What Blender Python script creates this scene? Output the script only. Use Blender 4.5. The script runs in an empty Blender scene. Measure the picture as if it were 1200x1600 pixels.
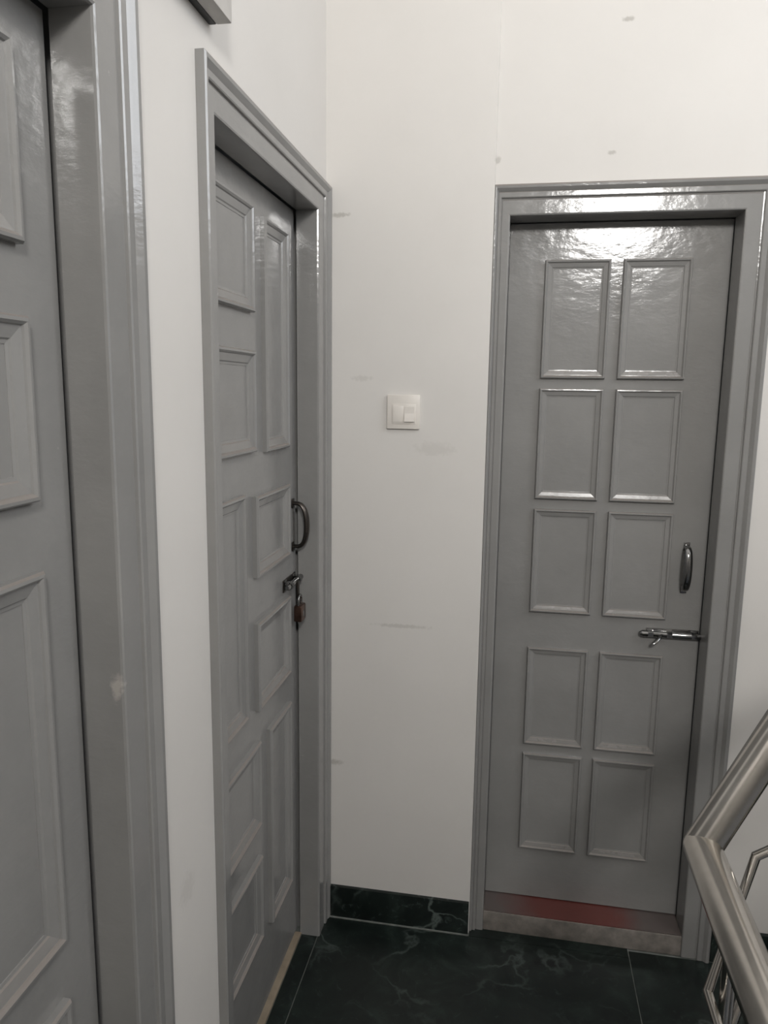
import bpy, bmesh, math, random
from mathutils import Vector, Matrix

random.seed(7)
scene = bpy.context.scene
COL = scene.collection

# ------------------------------------------------------------------ camera
F_PX = 1165.75
YAW, PITCH, ROLL = -0.1745, -0.1629, 0.0134
CAM = Vector((0.5171, -1.9976, 1.5865))
fw = Vector((math.sin(YAW) * math.cos(PITCH), math.cos(YAW) * math.cos(PITCH), math.sin(PITCH)))
rt = Vector((math.cos(YAW), -math.sin(YAW), 0))
up = rt.cross(fw)
rt2 = rt * math.cos(ROLL) + up * math.sin(ROLL)
up2 = -rt * math.sin(ROLL) + up * math.cos(ROLL)
cd = bpy.data.cameras.new('camera')
cd.sensor_fit = 'VERTICAL'
cd.sensor_height = 36.0
cd.lens = F_PX / 1600 * 36.0
cd.clip_start = 0.02
cam = bpy.data.objects.new('camera', cd)
M = Matrix((rt2, up2, -fw)).transposed().to_4x4()
M.translation = CAM
cam.matrix_world = M
COL.objects.link(cam)
scene.camera = cam

# ------------------------------------------------------------------ world, light, exposure
w = bpy.data.worlds.new('overcast_sky')
scene.world = w
w.use_nodes = True
bg = w.node_tree.nodes['Background']
bg.inputs[0].default_value = (0.55, 0.68, 0.9, 1)
bg.inputs[1].default_value = 0.6
vs = scene.view_settings
vs.view_transform = 'Standard'
vs.look = 'None'
vs.exposure = -0.06
vs.gamma = 1.0
vs.use_curve_mapping = False


def area_light(name, loc, direction, sx, sy, watts, col):
    l = bpy.data.lights.new(name, 'AREA')
    l.shape = 'RECTANGLE'
    l.size = sx
    l.size_y = sy
    l.energy = watts
    l.color = col
    o = bpy.data.objects.new(name, l)
    o.location = loc
    o.rotation_euler = Vector(direction).to_track_quat('-Z', 'Z').to_euler()
    COL.objects.link(o)
    return o


BACK_Y, RIGHT_X, CEIL = -3.3, 2.35, 3.9
WB = (0.87, 1.35, 2.58, 3.06)        # back clerestory window: x0 x1 z0 z1
WR = (-1.6, -0.5)                    # stair window high in the right wall: y0 y1
WRH = (2.30, 3.40)                   # and its z0 z1
WL = (-1.05, -0.15, 1.10, 2.05)      # invented unseen window by the flight, added for its light: y0 y1 z0 z1
area_light('window_back_offscreen', ((WB[0] + WB[1]) / 2, BACK_Y - 0.06, (WB[2] + WB[3]) / 2), (0, 1, 0),
           WB[1] - WB[0], WB[3] - WB[2], 94, (1.0, 0.98, 0.95))
area_light('window_stair_offscreen', (RIGHT_X + 0.08, (WR[0] + WR[1]) / 2, sum(WRH) / 2), (-1, 0, 0),
           WR[1] - WR[0], WRH[1] - WRH[0], 32, (0.93, 0.96, 1.0))

# ------------------------------------------------------------------ materials


def nodes(name):
    m = bpy.data.materials.new(name)
    m.use_nodes = True
    nt = m.node_tree
    return m, nt, nt.nodes['Principled BSDF']


def N(nt, kind, **kw):
    n = nt.nodes.new(kind)
    for k, v in kw.items():
        if k in n.inputs:
            n.inputs[k].default_value = v
        else:
            setattr(n, k, v)
    return n


def noise(nt, vec, scale, detail=4, rough=0.55, dist=0.0):
    n = N(nt, 'ShaderNodeTexNoise')
    n.inputs['Scale'].default_value = scale
    n.inputs['Detail'].default_value = detail
    n.inputs['Roughness'].default_value = rough
    n.inputs['Distortion'].default_value = dist
    nt.links.new(vec, n.inputs['Vector'])
    return n.outputs['Fac']


def ramp(nt, fac, stops):
    r = N(nt, 'ShaderNodeValToRGB')
    el = r.color_ramp.elements
    while len(el) < len(stops):
        el.new(0.5)
    for e, (p, c) in zip(el, stops):
        e.position = p
        e.color = c if len(c) == 4 else (*c, 1)
    nt.links.new(fac, r.inputs['Fac'])
    return r.outputs['Color']


def mix(nt, fac, a, b, blend='MIX'):
    m = N(nt, 'ShaderNodeMix', data_type='RGBA', blend_type=blend)
    for sock, v in ((m.inputs[0], fac), (m.inputs[6], a), (m.inputs[7], b)):
        if isinstance(v, (float, int)):
            sock.default_value = v
        elif isinstance(v, tuple):
            sock.default_value = v if len(v) == 4 else (*v, 1)
        else:
            nt.links.new(v, sock)
    return m.outputs[2]


def math_n(nt, op, a, b=None, clamp=False):
    m = N(nt, 'ShaderNodeMath', operation=op, use_clamp=clamp)
    for i, v in enumerate((a, b)):
        if v is None:
            continue
        if isinstance(v, (float, int)):
            m.inputs[i].default_value = v
        else:
            nt.links.new(v, m.inputs[i])
    return m.outputs[0]


def position(nt):
    return N(nt, 'ShaderNodeNewGeometry').outputs['Position']


def scaled(nt, vec, s, rot=(0, 0, 0)):
    mp = N(nt, 'ShaderNodeMapping')
    mp.inputs['Scale'].default_value = s
    mp.inputs['Rotation'].default_value = rot
    nt.links.new(vec, mp.inputs['Vector'])
    return mp.outputs['Vector']


def bump(nt, bs, height, strength, dist):
    b = N(nt, 'ShaderNodeBump')
    b.inputs['Strength'].default_value = strength
    b.inputs['Distance'].default_value = dist
    nt.links.new(height, b.inputs['Height'])
    nt.links.new(b.outputs['Normal'], bs.inputs['Normal'])


def spot(nt, pos, centre, size, ragged=0.6):
    """0..1 mask: a ragged elliptical mark on a surface, fixed in the room."""
    v = N(nt, 'ShaderNodeVectorMath', operation='SUBTRACT')
    nt.links.new(pos, v.inputs[0])
    v.inputs[1].default_value = centre
    d = N(nt, 'ShaderNodeVectorMath', operation='DIVIDE')
    nt.links.new(v.outputs[0], d.inputs[0])
    d.inputs[1].default_value = size
    ln = N(nt, 'ShaderNodeVectorMath', operation='LENGTH')
    nt.links.new(d.outputs[0], ln.inputs[0])
    k = noise(nt, pos, 90, 3)
    s = math_n(nt, 'ADD', ln.outputs['Value'], math_n(nt, 'MULTIPLY', math_n(nt, 'SUBTRACT', k, 0.5), ragged * 3))
    r = N(nt, 'ShaderNodeMapRange')
    nt.links.new(s, r.inputs[0])
    r.inputs[1].default_value = 0.5
    r.inputs[2].default_value = 1.1
    r.inputs[3].default_value = 1.0
    r.inputs[4].default_value = 0.0
    return r.outputs[0]


def mat_plaster():
    m, nt, bs = nodes('cream_wall_paint')
    p = position(nt)
    c = ramp(nt, noise(nt, p, 2.3, 5), [(0.3, (0.635, 0.612, 0.582)), (0.7, (0.67, 0.647, 0.617))])
    c = mix(nt, math_n(nt, 'MULTIPLY', ramp(nt, noise(nt, p, 14, 6, 0.7), [(0.62, (0, 0, 0)), (0.8, (1, 1, 1))]), 0.12), c, (0.55, 0.50, 0.45))
    for cen, siz, k in (((0.035, 0, 2.035), (0.03, 0.05, 0.006), 0.45),
                        ((0.10, 0, 1.615), (0.03, 0.05, 0.008), 0.15),
                        ((0.30, 0, 1.43), (0.06, 0.05, 0.02), 0.11),
                        ((0.02, 0, 0.50), (0.035, 0.05, 0.01), 0.4),
                        ((0.44, 0.02, 2.16), (0.008, 0.05, 0.012), 0.35),
                        ((0.74, 0.03, 2.47), (0.014, 0.05, 0.006), 0.45),
                        ((0.72, 0.03, 2.17), (0.012, 0.05, 0.006), 0.4),
                        ((0.22, 0, 0.93), (0.09, 0.05, 0.006), 0.25),
                        ((0, -0.93, 0.75), (0.05, 0.03, 0.03), 0.12)):
        c = mix(nt, math_n(nt, 'MULTIPLY', spot(nt, p, cen, siz), k), c, (0.22, 0.20, 0.17))
    nt.links.new(c, bs.inputs['Base Color'])
    bs.inputs['Roughness'].default_value = 0.55
    bs.inputs['Specular IOR Level'].default_value = 0.35
    bump(nt, bs, noise(nt, p, 7, 3), 0.10, 0.015)
    return m


def mat_paint(name='grey_enamel_paint', base=(0.238, 0.234, 0.226), rough=0.13, chips=()):
    m, nt, bs = nodes(name)
    g = N(nt, 'ShaderNodeNewGeometry')
    p = g.outputs['Position']
    lo = tuple(x * 0.93 for x in base)
    hi = tuple(x * 1.06 for x in base)
    c = ramp(nt, noise(nt, p, 6, 5), [(0.3, lo), (0.7, hi)])
    # dust lying on the ledges of the mouldings
    sep = N(nt, 'ShaderNodeSeparateXYZ')
    nt.links.new(g.outputs['True Normal'], sep.inputs[0])
    up_ = N(nt, 'ShaderNodeMapRange')
    nt.links.new(sep.outputs['Z'], up_.inputs[0])
    up_.inputs[1].default_value = 0.15
    up_.inputs[2].default_value = 0.5
    flat = math_n(nt, 'LESS_THAN', sep.outputs['Z'], 0.95)
    du = math_n(nt, 'MULTIPLY', math_n(nt, 'MULTIPLY', up_.outputs[0], flat), math_n(nt, 'ADD', math_n(nt, 'MULTIPLY', noise(nt, p, 9, 2), 0.3), 0.4), True)
    c = mix(nt, du, c, (0.19, 0.155, 0.13))
    # little worn spots on the edges
    worn = ramp(nt, noise(nt, p, 55, 4, 0.7), [(0.73, (0, 0, 0)), (0.77, (1, 1, 1))])
    c = mix(nt, math_n(nt, 'MULTIPLY', worn, 0.35), c, (0.42, 0.40, 0.37))
    for cen, siz, k, colr in chips:
        c = mix(nt, math_n(nt, 'MULTIPLY', spot(nt, p, cen, siz), k), c, colr)
    nt.links.new(c, bs.inputs['Base Color'])
    r = N(nt, 'ShaderNodeMapRange')
    nt.links.new(noise(nt, p, 18, 4), r.inputs[0])
    r.inputs[3].default_value = rough * 0.75
    r.inputs[4].default_value = rough * 1.35
    nt.links.new(math_n(nt, 'ADD', r.outputs[0], math_n(nt, 'MULTIPLY', du, 0.7), True), bs.inputs['Roughness'])
    bs.inputs['Specular IOR Level'].default_value = 0.55
    # brush marks and sags of hand-painted enamel
    h1 = noise(nt, scaled(nt, p, (20, 20, 48), (0, 0.5, 0)), 1.6, 5, 0.6)
    h2 = noise(nt, p, 21, 3, 0.5)
    h = math_n(nt, 'ADD', math_n(nt, 'MULTIPLY', h1, 0.6), math_n(nt, 'MULTIPLY', h2, 1.1))
    bump(nt, bs, h, 0.16, 0.005)
    return m


def mat_marble(name='dark_green_marble', veins=0.28, clouds=0.22):
    m, nt, bs = nodes(name)
    p = position(nt)
    c = ramp(nt, noise(nt, p, 7, 8, 0.65, 1.2), [(0.3, (0.004, 0.006, 0.0055)), (0.55, (0.010, 0.015, 0.013)), (0.8, (0.026, 0.037, 0.032))])
    warp = N(nt, 'ShaderNodeTexNoise')
    warp.inputs['Scale'].default_value = 3.2
    warp.inputs['Detail'].default_value = 7
    nt.links.new(p, warp.inputs['Vector'])
    wv = N(nt, 'ShaderNodeVectorMath', operation='MULTIPLY_ADD')
    nt.links.new(warp.outputs['Color'], wv.inputs[0])
    wv.inputs[1].default_value = (0.5, 0.5, 0.5)
    nt.links.new(p, wv.inputs[2])
    vor = N(nt, 'ShaderNodeTexVoronoi', feature='DISTANCE_TO_EDGE')
    vor.inputs['Scale'].default_value = 3.4
    nt.links.new(wv.outputs[0], vor.inputs['Vector'])
    vein = ramp(nt, vor.outputs['Distance'], [(0.0, (1, 1, 1)), (0.022, (0, 0, 0))])
    vm = math_n(nt, 'MULTIPLY', vein, ramp(nt, noise(nt, p, 5, 3), [(0.45, (0, 0, 0)), (0.65, (1, 1, 1))]))
    c = mix(nt, math_n(nt, 'MULTIPLY', vm, veins), c, (0.15, 0.18, 0.165))
    cloud = ramp(nt, noise(nt, p, 17, 8, 0.7, 2.2), [(0.58, (0, 0, 0)), (0.75, (1, 1, 1))])
    c = mix(nt, math_n(nt, 'MULTIPLY', cloud, clouds), c, (0.12, 0.15, 0.14))
    nt.links.new(c, bs.inputs['Base Color'])
    bs.inputs['Roughness'].default_value = 0.36
    bs.inputs['Specular IOR Level'].default_value = 0.3
    return m


def mat_plain(name, col, rough=0.5, metal=0.0, var=0.12, scale=20, bumpk=0.0, spec=0.5):
    m, nt, bs = nodes(name)
    p = position(nt)
    c = ramp(nt, noise(nt, p, scale, 5), [(0.3, tuple(x * (1 - var) for x in col)), (0.7, tuple(min(1, x * (1 + var)) for x in col))])
    nt.links.new(c, bs.inputs['Base Color'])
    bs.inputs['Roughness'].default_value = rough
    bs.inputs['Metallic'].default_value = metal
    bs.inputs['Specular IOR Level'].default_value = spec
    if bumpk:
        bump(nt, bs, noise(nt, p, scale * 2, 4), bumpk, 0.004)
    return m


def mat_sill_red():
    m, nt, bs = nodes('red_oxide_sill_paint')
    p = position(nt)
    sep = N(nt, 'ShaderNodeSeparateXYZ')
    nt.links.new(p, sep.inputs[0])
    s = math_n(nt, 'ADD', sep.outputs['X'], math_n(nt, 'MULTIPLY', noise(nt, p, 12, 4), 0.12))
    k = ramp(nt, s, [(0.58, (0, 0, 0)), (0.70, (1, 1, 1)), (0.90, (1, 1, 1)), (1.0, (0, 0, 0))])
    c = mix(nt, math_n(nt, 'MULTIPLY', k, 0.95), (0.10, 0.082, 0.076), (0.125, 0.030, 0.024))
    nt.links.new(c, bs.inputs['Base Color'])
    bs.inputs['Roughness'].default_value = 0.45
    return m


PLASTER = mat_plaster()
PAINT = mat_paint(chips=[((-0.004, -1.113, 1.185), (0.009, 0.012, 0.020), 0.6, (0.5, 0.46, 0.42))])
SILLPAINT = mat_plain('scuffed_grey_sill_paint', (0.20, 0.18, 0.16), 0.6, var=0.3, scale=30, bumpk=0.2)
MARBLE = mat_marble()
SKIRT = mat_marble('veined_green_marble', 0.7, 0.75)
GROUT = mat_plain('pale_grout', (0.17, 0.18, 0.165), 0.9, var=0.25, scale=40)
THRESH = mat_plain('cream_marble_threshold', (0.29, 0.235, 0.17), 0.45, var=0.2, scale=18)
CHROME = mat_plain('chrome', (0.27, 0.27, 0.27), 0.12, 1.0, var=0.05)
BRONZE = mat_plain('dark_bronze_metal', (0.085, 0.075, 0.068), 0.35, 1.0, var=0.2)
STEEL = mat_plain('stainless_steel', (0.50, 0.475, 0.44), 0.2, 1.0, var=0.05, scale=60)
PLASTIC = mat_plain('ivory_switch_plastic', (0.70, 0.66, 0.61), 0.35, var=0.04)
PLASTICG = mat_plain('grubby_white_plastic', (0.50, 0.48, 0.455), 0.45, var=0.1)
BLACK = mat_plain('plain_black', (0.008, 0.008, 0.008), 0.5, var=0.1)
BRASSY = mat_plain('worn_brass_padlock', (0.13, 0.078, 0.06), 0.32, 1.0, var=0.25, scale=60)
RED = mat_sill_red()
CEILP = mat_plain('white_ceiling_paint', (0.62, 0.61, 0.59), 0.7, var=0.03, scale=3)
WOODW = mat_plain('white_window_paint', (0.7, 0.7, 0.68), 0.4, var=0.05)

# ------------------------------------------------------------------ helpers


def link(name, bm, mat, parent=None, smooth=False):
    bmesh.ops.recalc_face_normals(bm, faces=bm.faces)
    me = bpy.data.meshes.new(name)
    bm.to_mesh(me)
    bm.free()
    if mat:
        me.materials.append(mat)
    if smooth:
        me.shade_smooth()
        try:
            me.set_sharp_from_angle(angle=math.radians(38))
        except Exception:
            pass
    o = bpy.data.objects.new(name, me)
    COL.objects.link(o)
    o.parent = parent
    return o


def tag(o, label, cat, kind=None, group=None):
    o['label'] = label
    o['category'] = cat
    if kind:
        o['kind'] = kind
    if group:
        o['group'] = group
    return o


def empty(name, loc, rz=0.0):
    o = bpy.data.objects.new(name, None)
    o.location = loc
    o.rotation_euler = (0, 0, rz)
    o.empty_display_size = 0.1
    COL.objects.link(o)
    return o


def box(bm, x0, x1, y0, y1, z0, z1, bev=0.0):
    r = bmesh.ops.create_cube(bm, size=1.0)
    vs_ = r['verts']
    for v in vs_:
        v.co = Vector((x0 + (v.co.x + .5) * (x1 - x0), y0 + (v.co.y + .5) * (y1 - y0), z0 + (v.co.z + .5) * (z1 - z0)))
    if bev:
        ed = list({e for v in vs_ for e in v.link_edges})
        bmesh.ops.bevel(bm, geom=ed, offset=bev, segments=2, profile=0.6, affect='EDGES')


def bx(name, dims, mat, parent=None, bev=0.0):
    bm = bmesh.new()
    box(bm, *dims, bev=bev)
    return link(name, bm, mat, parent, smooth=bev > 0)


def sweep(bm, pts, rad, n=14, cap=True, upv=Vector((0, 0, 1)), squash=1.0):
    """tube along a polyline, mitred at the bends; rad is a number or a list; squash flattens it along upv."""
    pts = [Vector(p) for p in pts]
    if not isinstance(rad, (list, tuple)):
        rad = [rad] * len(pts)
    rings = []
    for i, p in enumerate(pts):
        d0 = (pts[i] - pts[i - 1]).normalized() if i else (pts[1] - pts[0]).normalized()
        d1 = (pts[i + 1] - pts[i]).normalized() if i < len(pts) - 1 else d0
        t = (d0 + d1).normalized()
        a = d0.cross(upv)
        if a.length < 1e-4:
            a = d0.cross(Vector((1, 0, 0)))
        a.normalize()
        b = a.cross(d0).normalized()
        ring = []
        for k in range(n):
            an = 2 * math.pi * k / n
            q = p + (a * math.cos(an) + b * math.sin(an) * squash) * rad[i]
            # slide along d0 onto the mitre plane
            den = d0.dot(t)
            q = q + d0 * ((p - q).dot(t) / den)
            ring.append(bm.verts.new(q))
        rings.append(ring)
    for r0, r1 in zip(rings, rings[1:]):
        for k in range(n):
            bm.faces.new((r0[k], r0[(k + 1) % n], r1[(k + 1) % n], r1[k]))
    if cap:
        bm.faces.new(rings[0][::-1])
        bm.faces.new(rings[-1])


def strip(bm, sections, closed_profile=True):
    """skin between matching closed sections (lists of points) and cap both ends."""
    rings = [[bm.verts.new(p) for p in s] for s in sections]
    n = len(rings[0])
    for r0, r1 in zip(rings, rings[1:]):
        for k in range(n):
            bm.faces.new((r0[k], r0[(k + 1) % n], r1[(k + 1) % n], r1[k]))
    bm.faces.new(rings[0])
    bm.faces.new(rings[-1][::-1])


def multi_box(name, boxes, mat, parent=None):
    bm = bmesh.new()
    for b in boxes:
        box(bm, *b)
    return link(name, bm, mat, parent)


# ------------------------------------------------------------------ the room
DW = 0.028                       # face of the wall round the right-hand door
XF = 0.0056                      # face of the frames in the left wall
A_NEAR, A_FAR = -1.86, -1.021    # outer edges of the near door's frame
B_NEAR, B_FAR = -0.812, 0.0      # outer edges of the padlocked door's frame
HB = 2.104
RL, RR, RH = 0.4366, 1.1117, 2.10
T = 0.22

wl = multi_box('wall_left', [(-T, 0, BACK_Y, A_NEAR, 0, CEIL), (-T, 0, A_FAR, B_NEAR, 0, CEIL),
                             (-T, 0, A_NEAR, A_FAR, HB, CEIL), (-T, 0, B_NEAR, 0, HB, CEIL)], PLASTER)
tag(wl, 'cream plastered wall holding the two grey doors with staggered panels', 'wall', 'structure')
we = multi_box('wall_end', [(-T, RL, 0, T, 0, CEIL), (RL, RR, DW, T, RH, CEIL), (RR, RIGHT_X + T, DW, T, -1.7, CEIL)], PLASTER)
tag(we, 'cream plastered end wall holding the light switch and the ten-panel grey door', 'wall', 'structure')
RX = (RIGHT_X, RIGHT_X + T)
wr = multi_box('wall_right', [(*RX, BACK_Y, WR[0], -1.7, CEIL), (*RX, WR[0], DW, WRH[1], CEIL), (*RX, WR[1], DW, WRH[0], WRH[1]),
                              (*RX, WR[0], DW, WL[3], WRH[0]), (*RX, WR[0], WL[0], WL[2], WL[3]), (*RX, WL[1], DW, WL[2], WL[3]),
                              (*RX, WR[0], DW, -1.7, WL[2])], PLASTER)
tag(wr, 'cream plastered stairwell wall with a high window and a small added light opening', 'wall', 'structure')
wb = multi_box('wall_back', [(-T, WB[0], BACK_Y - T, BACK_Y, -1.7, CEIL), (WB[1], RIGHT_X + T, BACK_Y - T, BACK_Y, -1.7, CEIL),
                             (WB[0], WB[1], BACK_Y - T, BACK_Y, -1.7, WB[2]), (WB[0], WB[1], BACK_Y - T, BACK_Y, WB[3], CEIL)], PLASTER)
tag(wb, 'cream plastered wall with the high clerestory window', 'wall', 'structure')
ce = bx('ceiling', (-T, RIGHT_X + T, BACK_Y - T, T, CEIL, CEIL + 0.12), CEILP)
tag(ce, 'plain white painted ceiling over the stair landing', 'ceiling', 'structure')

# floor: grout bed with green marble slabs laid on it, open to the stairwell beyond the railing
WELL_X, WELL_Y = 0.87, -0.985
fl = multi_box('floor', [(-T, WELL_X, BACK_Y, WELL_Y, -0.14, -0.004), (-T, RIGHT_X, WELL_Y, T, -0.14, -0.004)], GROUT)
tag(fl, 'dark green marble slab floor of the landing', 'floor', 'structure')


def tile(x0, x1, y0, y1):
    g = 0.0016
    o = bx('floor_tile', (x0 + g, x1 - g, y0 + g, y1 - g, -0.02, 0.0), MARBLE, fl)
    return o


GX = 0.893
ys = [BACK_Y, -2.62, -1.80, WELL_Y]
for y0, y1 in zip(ys, ys[1:]):
    tile(0.001, WELL_X, y0, y1)
tile(0.001, GX, WELL_Y, -0.012)
tile(GX, 1.80, WELL_Y, 0.016)
tile(1.80, RIGHT_X, WELL_Y, 0.016)
tile(RL, GX, -0.014, 0.10)
# strips of the same marble running under the door frames
tile(-0.0475, 0.001, B_NEAR + 0.0, -0.002)
tile(-0.0475, 0.001, A_NEAR, A_FAR)
lo = bx('floor_below', (-T, RIGHT_X, BACK_Y, DW, -1.82, -1.7), MARBLE)
tag(lo, 'dark green marble half-landing floor down in the stairwell', 'floor', 'structure')

# skirtings
SK = 0.1026
be = bx('baseboard_end', (0.012, RL - 0.002, -0.012, 0.0, 0.002, SK), SKIRT, bev=0.001)
tag(be, 'dark green marble skirting with pale veins below the light switch', 'skirting', 'structure')
gl = bx('grout_line', (0.012, RL - 0.002, -0.0155, -0.012, 0.0005, 0.004), GROUT, be)
br = bx('baseboard_right', (RR + 0.002, 1.29, 0.014, DW, 0.002, SK), SKIRT, bev=0.001)
tag(br, 'dark green marble skirting behind the handrail, right of the ten-panel door', 'skirting', 'structure')
bl = bx('baseboard_left', (0.0, 0.012, A_FAR, B_NEAR, 0.002, SK), SKIRT, bev=0.001)
tag(bl, 'dark green marble skirting between the two grey doors', 'skirting', 'structure')


# windows (outside the photograph, they let the daylight in; the small third one is invented for its light)
def window(name, label, x0, x1, z0, z1, loc, rz):
    e = empty(name, loc, rz)
    tag(e, label, 'window', 'structure')
    wd, fr = x1 - x0, 0.035
    bm = bmesh.new()
    for b in ((0, wd, z0, z0 + fr), (0, wd, z1 - fr, z1), (0, fr, z0, z1), (wd - fr, wd, z0, z1)):
        box(bm, b[0], b[1], -0.02, 0.03, b[2] - z0, b[3] - z0)
    link('window_frame', bm, WOODW, e)
    bx('mullion', (wd / 2 - 0.014, wd / 2 + 0.014, -0.015, 0.02, fr, z1 - z0 - fr), WOODW, e)
    return e


window('window_1', 'white framed clerestory window high in the back wall', WB[0], WB[1], WB[2], WB[3], (WB[0], BACK_Y, WB[2]), 0)
window('window_2', 'white framed high stair window in the stairwell wall', WR[0], WR[1], WRH[0], WRH[1], (RIGHT_X, WR[0], WRH[0]), math.pi / 2)
window('added_light_window', 'small white framed window beside the stair flight, invented as a light opening', WL[0], WL[1], WL[2], WL[3], (RIGHT_X, WL[0], WL[2]), math.pi / 2)


# ------------------------------------------------------------------ doors
# local frame of a door: X along the wall, Y into the wall, Z up; frame face at Y = 0
def frame_profile(wd, reveal, back):
    """closed section: s from the outer edge to the opening, t outwards from the frame face."""
    return [(0, -back), (0, 0.010), (0.05 * wd, 0.0125), (0.12 * wd, 0.012), (0.20 * wd, 0.0075), (0.24 * wd, 0.005),
            (0.26 * wd, 0.0065), (0.40 * wd, 0.0065), (0.43 * wd, 0.005), (0.44 * wd, 0.0005), (0.48 * wd, 0.0),
            (0.50 * wd, 0.0018), (wd - 0.004, 0.0018), (wd - 0.001, 0.0005), (wd, -0.003),
            (wd, -(reveal - 0.007)), (wd - 0.030, -(reveal - 0.007)), (wd - 0.030, -(reveal + 0.042)), (wd + 0.016, -(reveal + 0.042)), (wd + 0.016, -back)]


def build_frame(root, x0, x1, h, wl_, wr_, wt, reveal, back, zb=0.0, paint=None):
    paint = paint or PAINT
    pl, pr, pt = (frame_profile(q, reveal, back) for q in (wl_, wr_, wt))
    bm = bmesh.new()
    strip(bm, [[(x0 + s, -t, zb) for s, t in pl], [(x0 + a[0], -a[1], h - b[0]) for a, b in zip(pl, pt)]])
    link('frame_jamb', bm, paint, root)
    bm = bmesh.new()
    strip(bm, [[(x1 - s, -t, zb) for s, t in pr], [(x1 - a[0], -a[1], h - b[0]) for a, b in zip(pr, pt)]])
    link('frame_jamb', bm, paint, root)
    bm = bmesh.new()
    strip(bm, [[(x0 + a[0], -b[1], h - b[0]) for a, b in zip(pl, pt)], [(x1 - a[0], -b[1], h - b[0]) for a, b in zip(pr, pt)]])
    link('frame_head', bm, paint, root)


def build_panel(leaf, x0, x1, z0, z1, yface, wm, k=1.0, paint=None):
    paint = paint or PAINT
    # planted moulding round a flat panel on the leaf face; local Y grows into the wall
    prof = [(0, -0.001), (0, 0.0080), (0.08, 0.0112), (0.20, 0.0116), (0.30, 0.0092), (0.34, 0.0070), (0.42, 0.0066), (0.78, 0.0042),
            (0.84, 0.0024), (0.98, 0.0018), (1.0, -0.001)]
    bm = bmesh.new()
    loops = []
    for s, t in prof:
        o = s * wm
        y = yface - t * k
        loops.append([bm.verts.new(p) for p in ((x0 + o, y, z0 + o), (x1 - o, y, z0 + o), (x1 - o, y, z1 - o), (x0 + o, y, z1 - o))])
    for a, b in zip(loops, loops[1:] + loops[:1]):
        for i in range(4):
            bm.faces.new((a[i], a[(i + 1) % 4], b[(i + 1) % 4], b[i]))
    link('panel_moulding', bm, paint, leaf)
    o = wm * 0.985
    bx('panel', (x0 + o, x1 - o, yface - 0.0012, yface + 0.003, z0 + o, z1 - o), paint, leaf)


def bow_handle(root, x, z0, z1, yf, mat, out=0.032, name='pull_handle'):
    bm = bmesh.new()
    n = 18
    pts, rad = [], []
    h = z1 - z0
    zi0, zi1 = z0 + 0.012, z1 - 0.012
    for i in range(n + 1):
        a = math.pi * i / n
        c = -math.cos(a)
        pts.append((x, yf - 0.004 - out * math.sin(a) ** 0.55, (zi0 + zi1) / 2 + c * (zi1 - zi0) / 2))
        rad.append(0.0080 + 0.0036 * math.sin(a))
    sweep(bm, pts, rad, 14, upv=Vector((0, 1, 0)), squash=0.62)
    o = link(name, bm, mat, root, smooth=True)
    for z in (zi0, zi1):
        bm = bmesh.new()
        box(bm, x - 0.008, x + 0.008, yf - 0.004, yf, z - 0.012, z + 0.012, bev=0.0015)
        link('handle_foot', bm, mat, o, smooth=True)
    return o


# ---- right-hand door with ten panels (door_1)
YR = 0.0209
d1 = empty('door_1', (RL, YR, 0))
tag(d1, 'grey enamelled ten-panel door with chrome pull handle and red sill', 'door', 'structure')
R = lambda x: x - RL
RW = RR - RL
build_frame(d1, 0, RW, RH, 0.0405, 0.0743, 0.074, 0.090, 0.16, paint=PAINT)
LY = 0.090
xo0, xo1 = 0.0405, RW - 0.0743
leaf = bx('door_leaf', (xo0 + 0.001, xo1 - 0.001, LY, LY + 0.034, 0.066, 2.024), PAINT, d1)
for z0, z1 in ((1.622, 1.930), (1.292, 1.595), (0.966, 1.263), (0.564, 0.860), (0.229, 0.534)):
    for x0, x1 in ((0.5725, 0.7415), (0.773, 0.9435)):
        build_panel(leaf, R(x0), R(x1), z0, z1, LY, 0.0235, paint=PAINT)
# sill: scuffed front step, red oxide top
bm = bmesh.new()
box(bm, xo0, xo1, 0.002, 0.16, 0.0, 0.060, bev=0.002)
sill = link('door_sill', bm, SILLPAINT, d1, smooth=True)
bx('sill_top', (xo0 + 0.002, xo1 - 0.002, 0.006, 0.158, 0.060, 0.0625), RED, sill)['label'] = 'red oxide painted sill top'
hnd = bow_handle(d1, R(0.985), 1.044, 1.187, LY, CHROME)
# tower bolt
bm = bmesh.new()
box(bm, R(0.895), R(1.034), LY - 0.003, LY, 0.911, 0.939, bev=0.001)
tb = link('tower_bolt', bm, CHROME, d1, smooth=True)
bm = bmesh.new()
sweep(bm, [(R(0.876), LY - 0.012, 0.925), (R(0.884), LY - 0.012, 0.925), (R(1.032), LY - 0.012, 0.925), (R(1.052), LY - 0.012, 0.925)], [0.005, 0.0095, 0.0095, 0.0095], 14)
link('bolt_rod', bm, CHROME, tb, smooth=True)
for x in (0.905, 0.955, 1.02):
    bm = bmesh.new()
    prof = [(-0.013, 0), (-0.013, -0.003), (-0.0095, -0.004), (-0.0095, -0.0145), (-0.005, -0.0215), (0.005, -0.0215), (0.0095, -0.0145), (0.0095, -0.004), (0.013, -0.003), (0.013, 0)]
    strip(bm, [[(R(x) - 0.007, LY + y, 0.925 + z) for z, y in prof], [(R(x) + 0.007, LY + y, 0.925 + z) for z, y in prof]])
    link('bolt_staple', bm, CHROME, tb)
bm = bmesh.new()
sweep(bm, [(R(0.936), LY - 0.014, 0.927), (R(0.926), LY - 0.03, 0.918), (R(0.916), LY - 0.038, 0.909), (R(0.908), LY - 0.040, 0.904)], [0.0055, 0.0055, 0.006, 0.0045], 12, squash=0.7)
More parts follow.
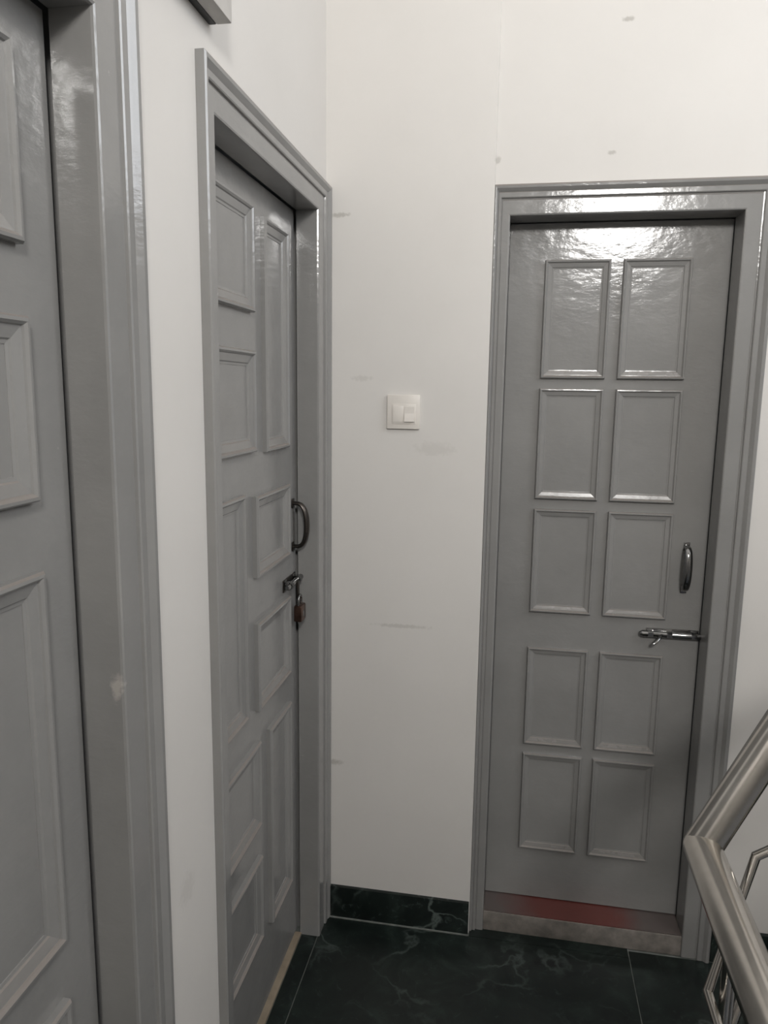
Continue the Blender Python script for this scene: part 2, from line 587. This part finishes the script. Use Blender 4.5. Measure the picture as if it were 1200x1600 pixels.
link('bolt_knob', bm, CHROME, tb, smooth=True)


# ---- the two doors in the left wall with staggered panels
def staggered_door(name, label, near, far, mirrored, wn, wf):
    root = empty(name, (XF, near, 0), math.pi / 2)
    tag(root, label, 'door', 'structure')
    W = far - near
    build_frame(root, 0, W, HB, wn, wf, 0.077, 0.064, 0.17)
    ly = 0.064
    a0, a1 = wn, W - wf
    lf = bx('door_leaf', (a0 + 0.001, a1 - 0.001, ly, ly + 0.034, 0.028, 2.025), PAINT, root)
    m0, m1 = a0 + 0.082, a1 - 0.082
    if mirrored:
        m0, m1 = a0 + 0.078, a1 - 0.078
    wide, nar = 0.248, 0.172
    rows = (((1.965, 1.745), (1.665, 1.447)), (1.957, 1.440), ((1.346, 1.160), (1.052, 0.840)), (1.361, 0.853),
            ((0.765, 0.552), (0.470, 0.250)), (0.760, 0.232))
    pan = []
    for (sq, tall, sq_first) in ((rows[0], rows[1], True), (rows[2], rows[3], False), (rows[4], rows[5], True)):
        for zt, zb in sq:
            pan.append((sq_first, wide, zt, zb))
        pan.append((not sq_first, nar, tall[0], tall[1]))
    for first, wd, zt, zb in pan:
        if first != mirrored:
            build_panel(lf, m0, m0 + wd, zb, zt, ly, 0.034, 1.25)
        else:
            build_panel(lf, m1 - wd, m1, zb, zt, ly, 0.034, 1.25)
    bx('threshold', (a0, a1, XF + 0.0475, 0.17, 0.0, 0.006), THRESH, root)['label'] = 'cream marble threshold strip'
    return root, lf, ly, a0, a1


d2, lf2, ly2, a0, a1 = staggered_door('door_2', 'grey padlocked door with staggered panels next to the light switch wall', B_NEAR, B_FAR - 0.001, False, 0.058, 0.099)
d3, lf3, ly3, c0, c1 = staggered_door('door_3', 'grey staggered-panel door without lock, far from the light switch', A_NEAR, A_FAR, True, 0.08, 0.093)

# dark pull handle and sliding bolt on the padlocked door
Bx = lambda y: y - B_NEAR
bow_handle(d2, Bx(-0.128), 1.160, 1.300, ly2, BRONZE, out=0.036)
ZB = 1.083
bm = bmesh.new()
box(bm, Bx(-0.215), Bx(-0.112), ly2 - 0.003, ly2, ZB - 0.016, ZB + 0.016, bev=0.001)
al = link('sliding_bolt', bm, BRONZE, d2, smooth=True)
bm = bmesh.new()
sweep(bm, [(Bx(-0.222), ly2 - 0.014, ZB), (Bx(-0.214), ly2 - 0.014, ZB), (Bx(-0.098), ly2 - 0.014, ZB)], [0.005, 0.008, 0.008], 14)
link('bolt_rod', bm, CHROME, al, smooth=True)
for y in (-0.20, -0.13):
    bm = bmesh.new()
    prof = [(-0.015, 0), (-0.015, -0.003), (-0.0105, -0.004), (-0.0105, -0.016), (-0.005, -0.024), (0.005, -0.024), (0.0105, -0.016), (0.0105, -0.004), (0.015, -0.003), (0.015, 0)]
    strip(bm, [[(Bx(y) - 0.008, ly2 + q, ZB + z) for z, q in prof], [(Bx(y) + 0.008, ly2 + q, ZB + z) for z, q in prof]])
    link('bolt_staple', bm, CHROME, al)
bm = bmesh.new()
box(bm, Bx(-0.162), Bx(-0.150), ly2 - 0.026, ly2 - 0.020, ZB - 0.046, ZB + 0.004, bev=0.001)
link('hasp', bm, BRONZE, al, smooth=True)

# padlock hanging from the hasp (a thing of its own)
pk = empty('padlock', (XF - ly2 + 0.026, -0.156, 0.983), math.pi / 2)
tag(pk, 'small worn padlock hanging from the bolt of the grey door', 'padlock')
bm = bmesh.new()
box(bm, -0.022, 0.022, -0.013, 0.009, -0.004, 0.040, bev=0.005)
link('lock_body', bm, BRASSY, pk, smooth=True)
bm = bmesh.new()
pts = [(-0.013, -0.002, 0.034)] + [(-0.013 * math.cos(math.pi * i / 10), -0.002, 0.052 + 0.013 * math.sin(math.pi * i / 10)) for i in range(11)] + [(0.013, -0.002, 0.034)]
sweep(bm, pts, 0.0034, 10, upv=Vector((0, 1, 0)))
link('shackle', bm, CHROME, pk, smooth=True)
bm = bmesh.new()
box(bm, -0.006, 0.006, -0.0135, -0.0115, 0.008, 0.024, bev=0.001)
link('keyhole_cover', bm, CHROME, pk, smooth=True)

# ------------------------------------------------------------------ light switch
sw = empty('light_switch', (0.2150, 0.0, 1.482))
tag(sw, 'square white light switch plate with one rocker on the end wall', 'light switch')
bm = bmesh.new()
box(bm, -0.0445, 0.0445, -0.009, 0.0, 0.0, 0.091, bev=0.003)
link('cover_plate', bm, PLASTIC, sw, smooth=True)
bm = bmesh.new()
box(bm, -0.030, 0.034, -0.0105, -0.0085, 0.014, 0.066, bev=0.001)
link('module_frame', bm, PLASTIC, sw, smooth=True)
bm = bmesh.new()
box(bm, -0.0275, 0.0005, -0.0115, -0.010, 0.018, 0.062, bev=0.0006)
link('blank_module', bm, PLASTIC, sw, smooth=True)
bm = bmesh.new()
prof = [(0.020, -0.010), (0.020, -0.0165), (0.030, -0.0150), (0.042, -0.0125), (0.060, -0.0118), (0.060, -0.010)]
strip(bm, [[(0.004, y, z) for z, y in prof], [(0.0305, y, z) for z, y in prof]])
link('rocker', bm, PLASTIC, sw)

# ------------------------------------------------------------------ box above the padlocked door
eb = empty('wall_box', (0, -0.752, 2.163))
tag(eb, 'white plastic box with a black strip along the wall above the padlocked door', 'box')
bm = bmesh.new()
box(bm, 0.0, 0.0125, -0.30, 0.0, 0.0, 0.12, bev=0.002)  # plain black strip between the wall and the cover
link('black_strip', bm, BLACK, eb, smooth=True)
bm = bmesh.new()
box(bm, 0.0125, 0.039, -0.30, 0.001, 0.0, 0.12, bev=0.003)
link('cover', bm, PLASTICG, eb, smooth=True)

# ------------------------------------------------------------------ stair railing
rl = empty('stair_railing', (0.808, -0.922, 0))
tag(rl, 'stainless steel stair railing bending upwards in front of the ten-panel door', 'railing')


def rail(name, pts, rad, mat, n=24, parent=None):
    bm = bmesh.new()
    sweep(bm, [Vector(p) - Vector((0.808, -0.922, 0)) for p in pts], rad, n)
    return link(name, bm, mat, parent or rl, smooth=True)


BEND = Vector((0.811, -0.922, 0.926))
S1 = Vector((0.086, 0.030, 0.152)).normalized()
TOP = BEND + S1 * 0.235
STAIR = Vector((0.25, 0.0, 0.17)).normalized()
rail('handrail', [(0.803, -3.0, 0.926), BEND], 0.0265, STEEL)
rail('handrail', [BEND, TOP, TOP + STAIR * 1.0], 0.0262, STEEL)
bm = bmesh.new()
bmesh.ops.create_uvsphere(bm, u_segments=20, v_segments=12, radius=0.0266)
for v in bm.verts:
    v.co += BEND - Vector((0.808, -0.922, 0))
link('bend_joint', bm, STEEL, rl, smooth=True)
L0 = Vector((0.828, -0.956, 0.717))
L1 = Vector((0.8895, -0.912, 0.9145))
rail('mid_rail', [(0.822, -3.0, 0.707), L0, L1, L1 + STAIR * 0.95], 0.0068, STEEL, 14)
K = Vector((0, 0, -0.24))
rail('mid_rail', [(0.822, -3.0, 0.467), L0 + K, L1 + K, L1 + K + STAIR * 0.95], 0.0068, STEEL, 14)
K = Vector((0, 0, -0.48))
rail('mid_rail', [(0.822, -3.0, 0.227), L0 + K, L1 + K, L1 + K + STAIR * 0.95], 0.0068, STEEL, 14)
for x, y, rad in ((0.846, -0.975, 0.008), (0.822, -1.9, 0.016), (0.822, -2.85, 0.016)):
    if rad > 0.01:
        rail('post', [(x, y, 0.0), (x - 0.012, y, 0.915)], rad, STEEL, 18)
        rail('post_flange', [(x, y, 0.0), (x, y, 0.008)], 0.036, STEEL, 20)
    else:
        rail('baluster', [(x, y, 0.0), (x, y, 0.80), (0.81, y, 0.905)], rad, STEEL, 14)
        rail('baluster', [(x + 0.014, y + 0.02, 0.0), (x + 0.014, y + 0.02, 0.80), (0.815, y + 0.02, 0.905)], 0.0055, STEEL, 12)
rail('post', [(1.66, -0.90, 0.34), (1.66, -0.893, 1.60)], 0.016, STEEL, 18)

# ------------------------------------------------------------------ first steps of the flight going up
st = empty('staircase', (1.29, -0.45, 0))
tag(st, 'green marble stair flight climbing to the right of the ten-panel door', 'staircase', 'structure')
for i in range(4):
    bx('step', (0.0 + 0.25 * i, RIGHT_X - 1.29, -0.50, 0.45 + DW, 0.17 * i, 0.17 * (i + 1)), MARBLE, st)
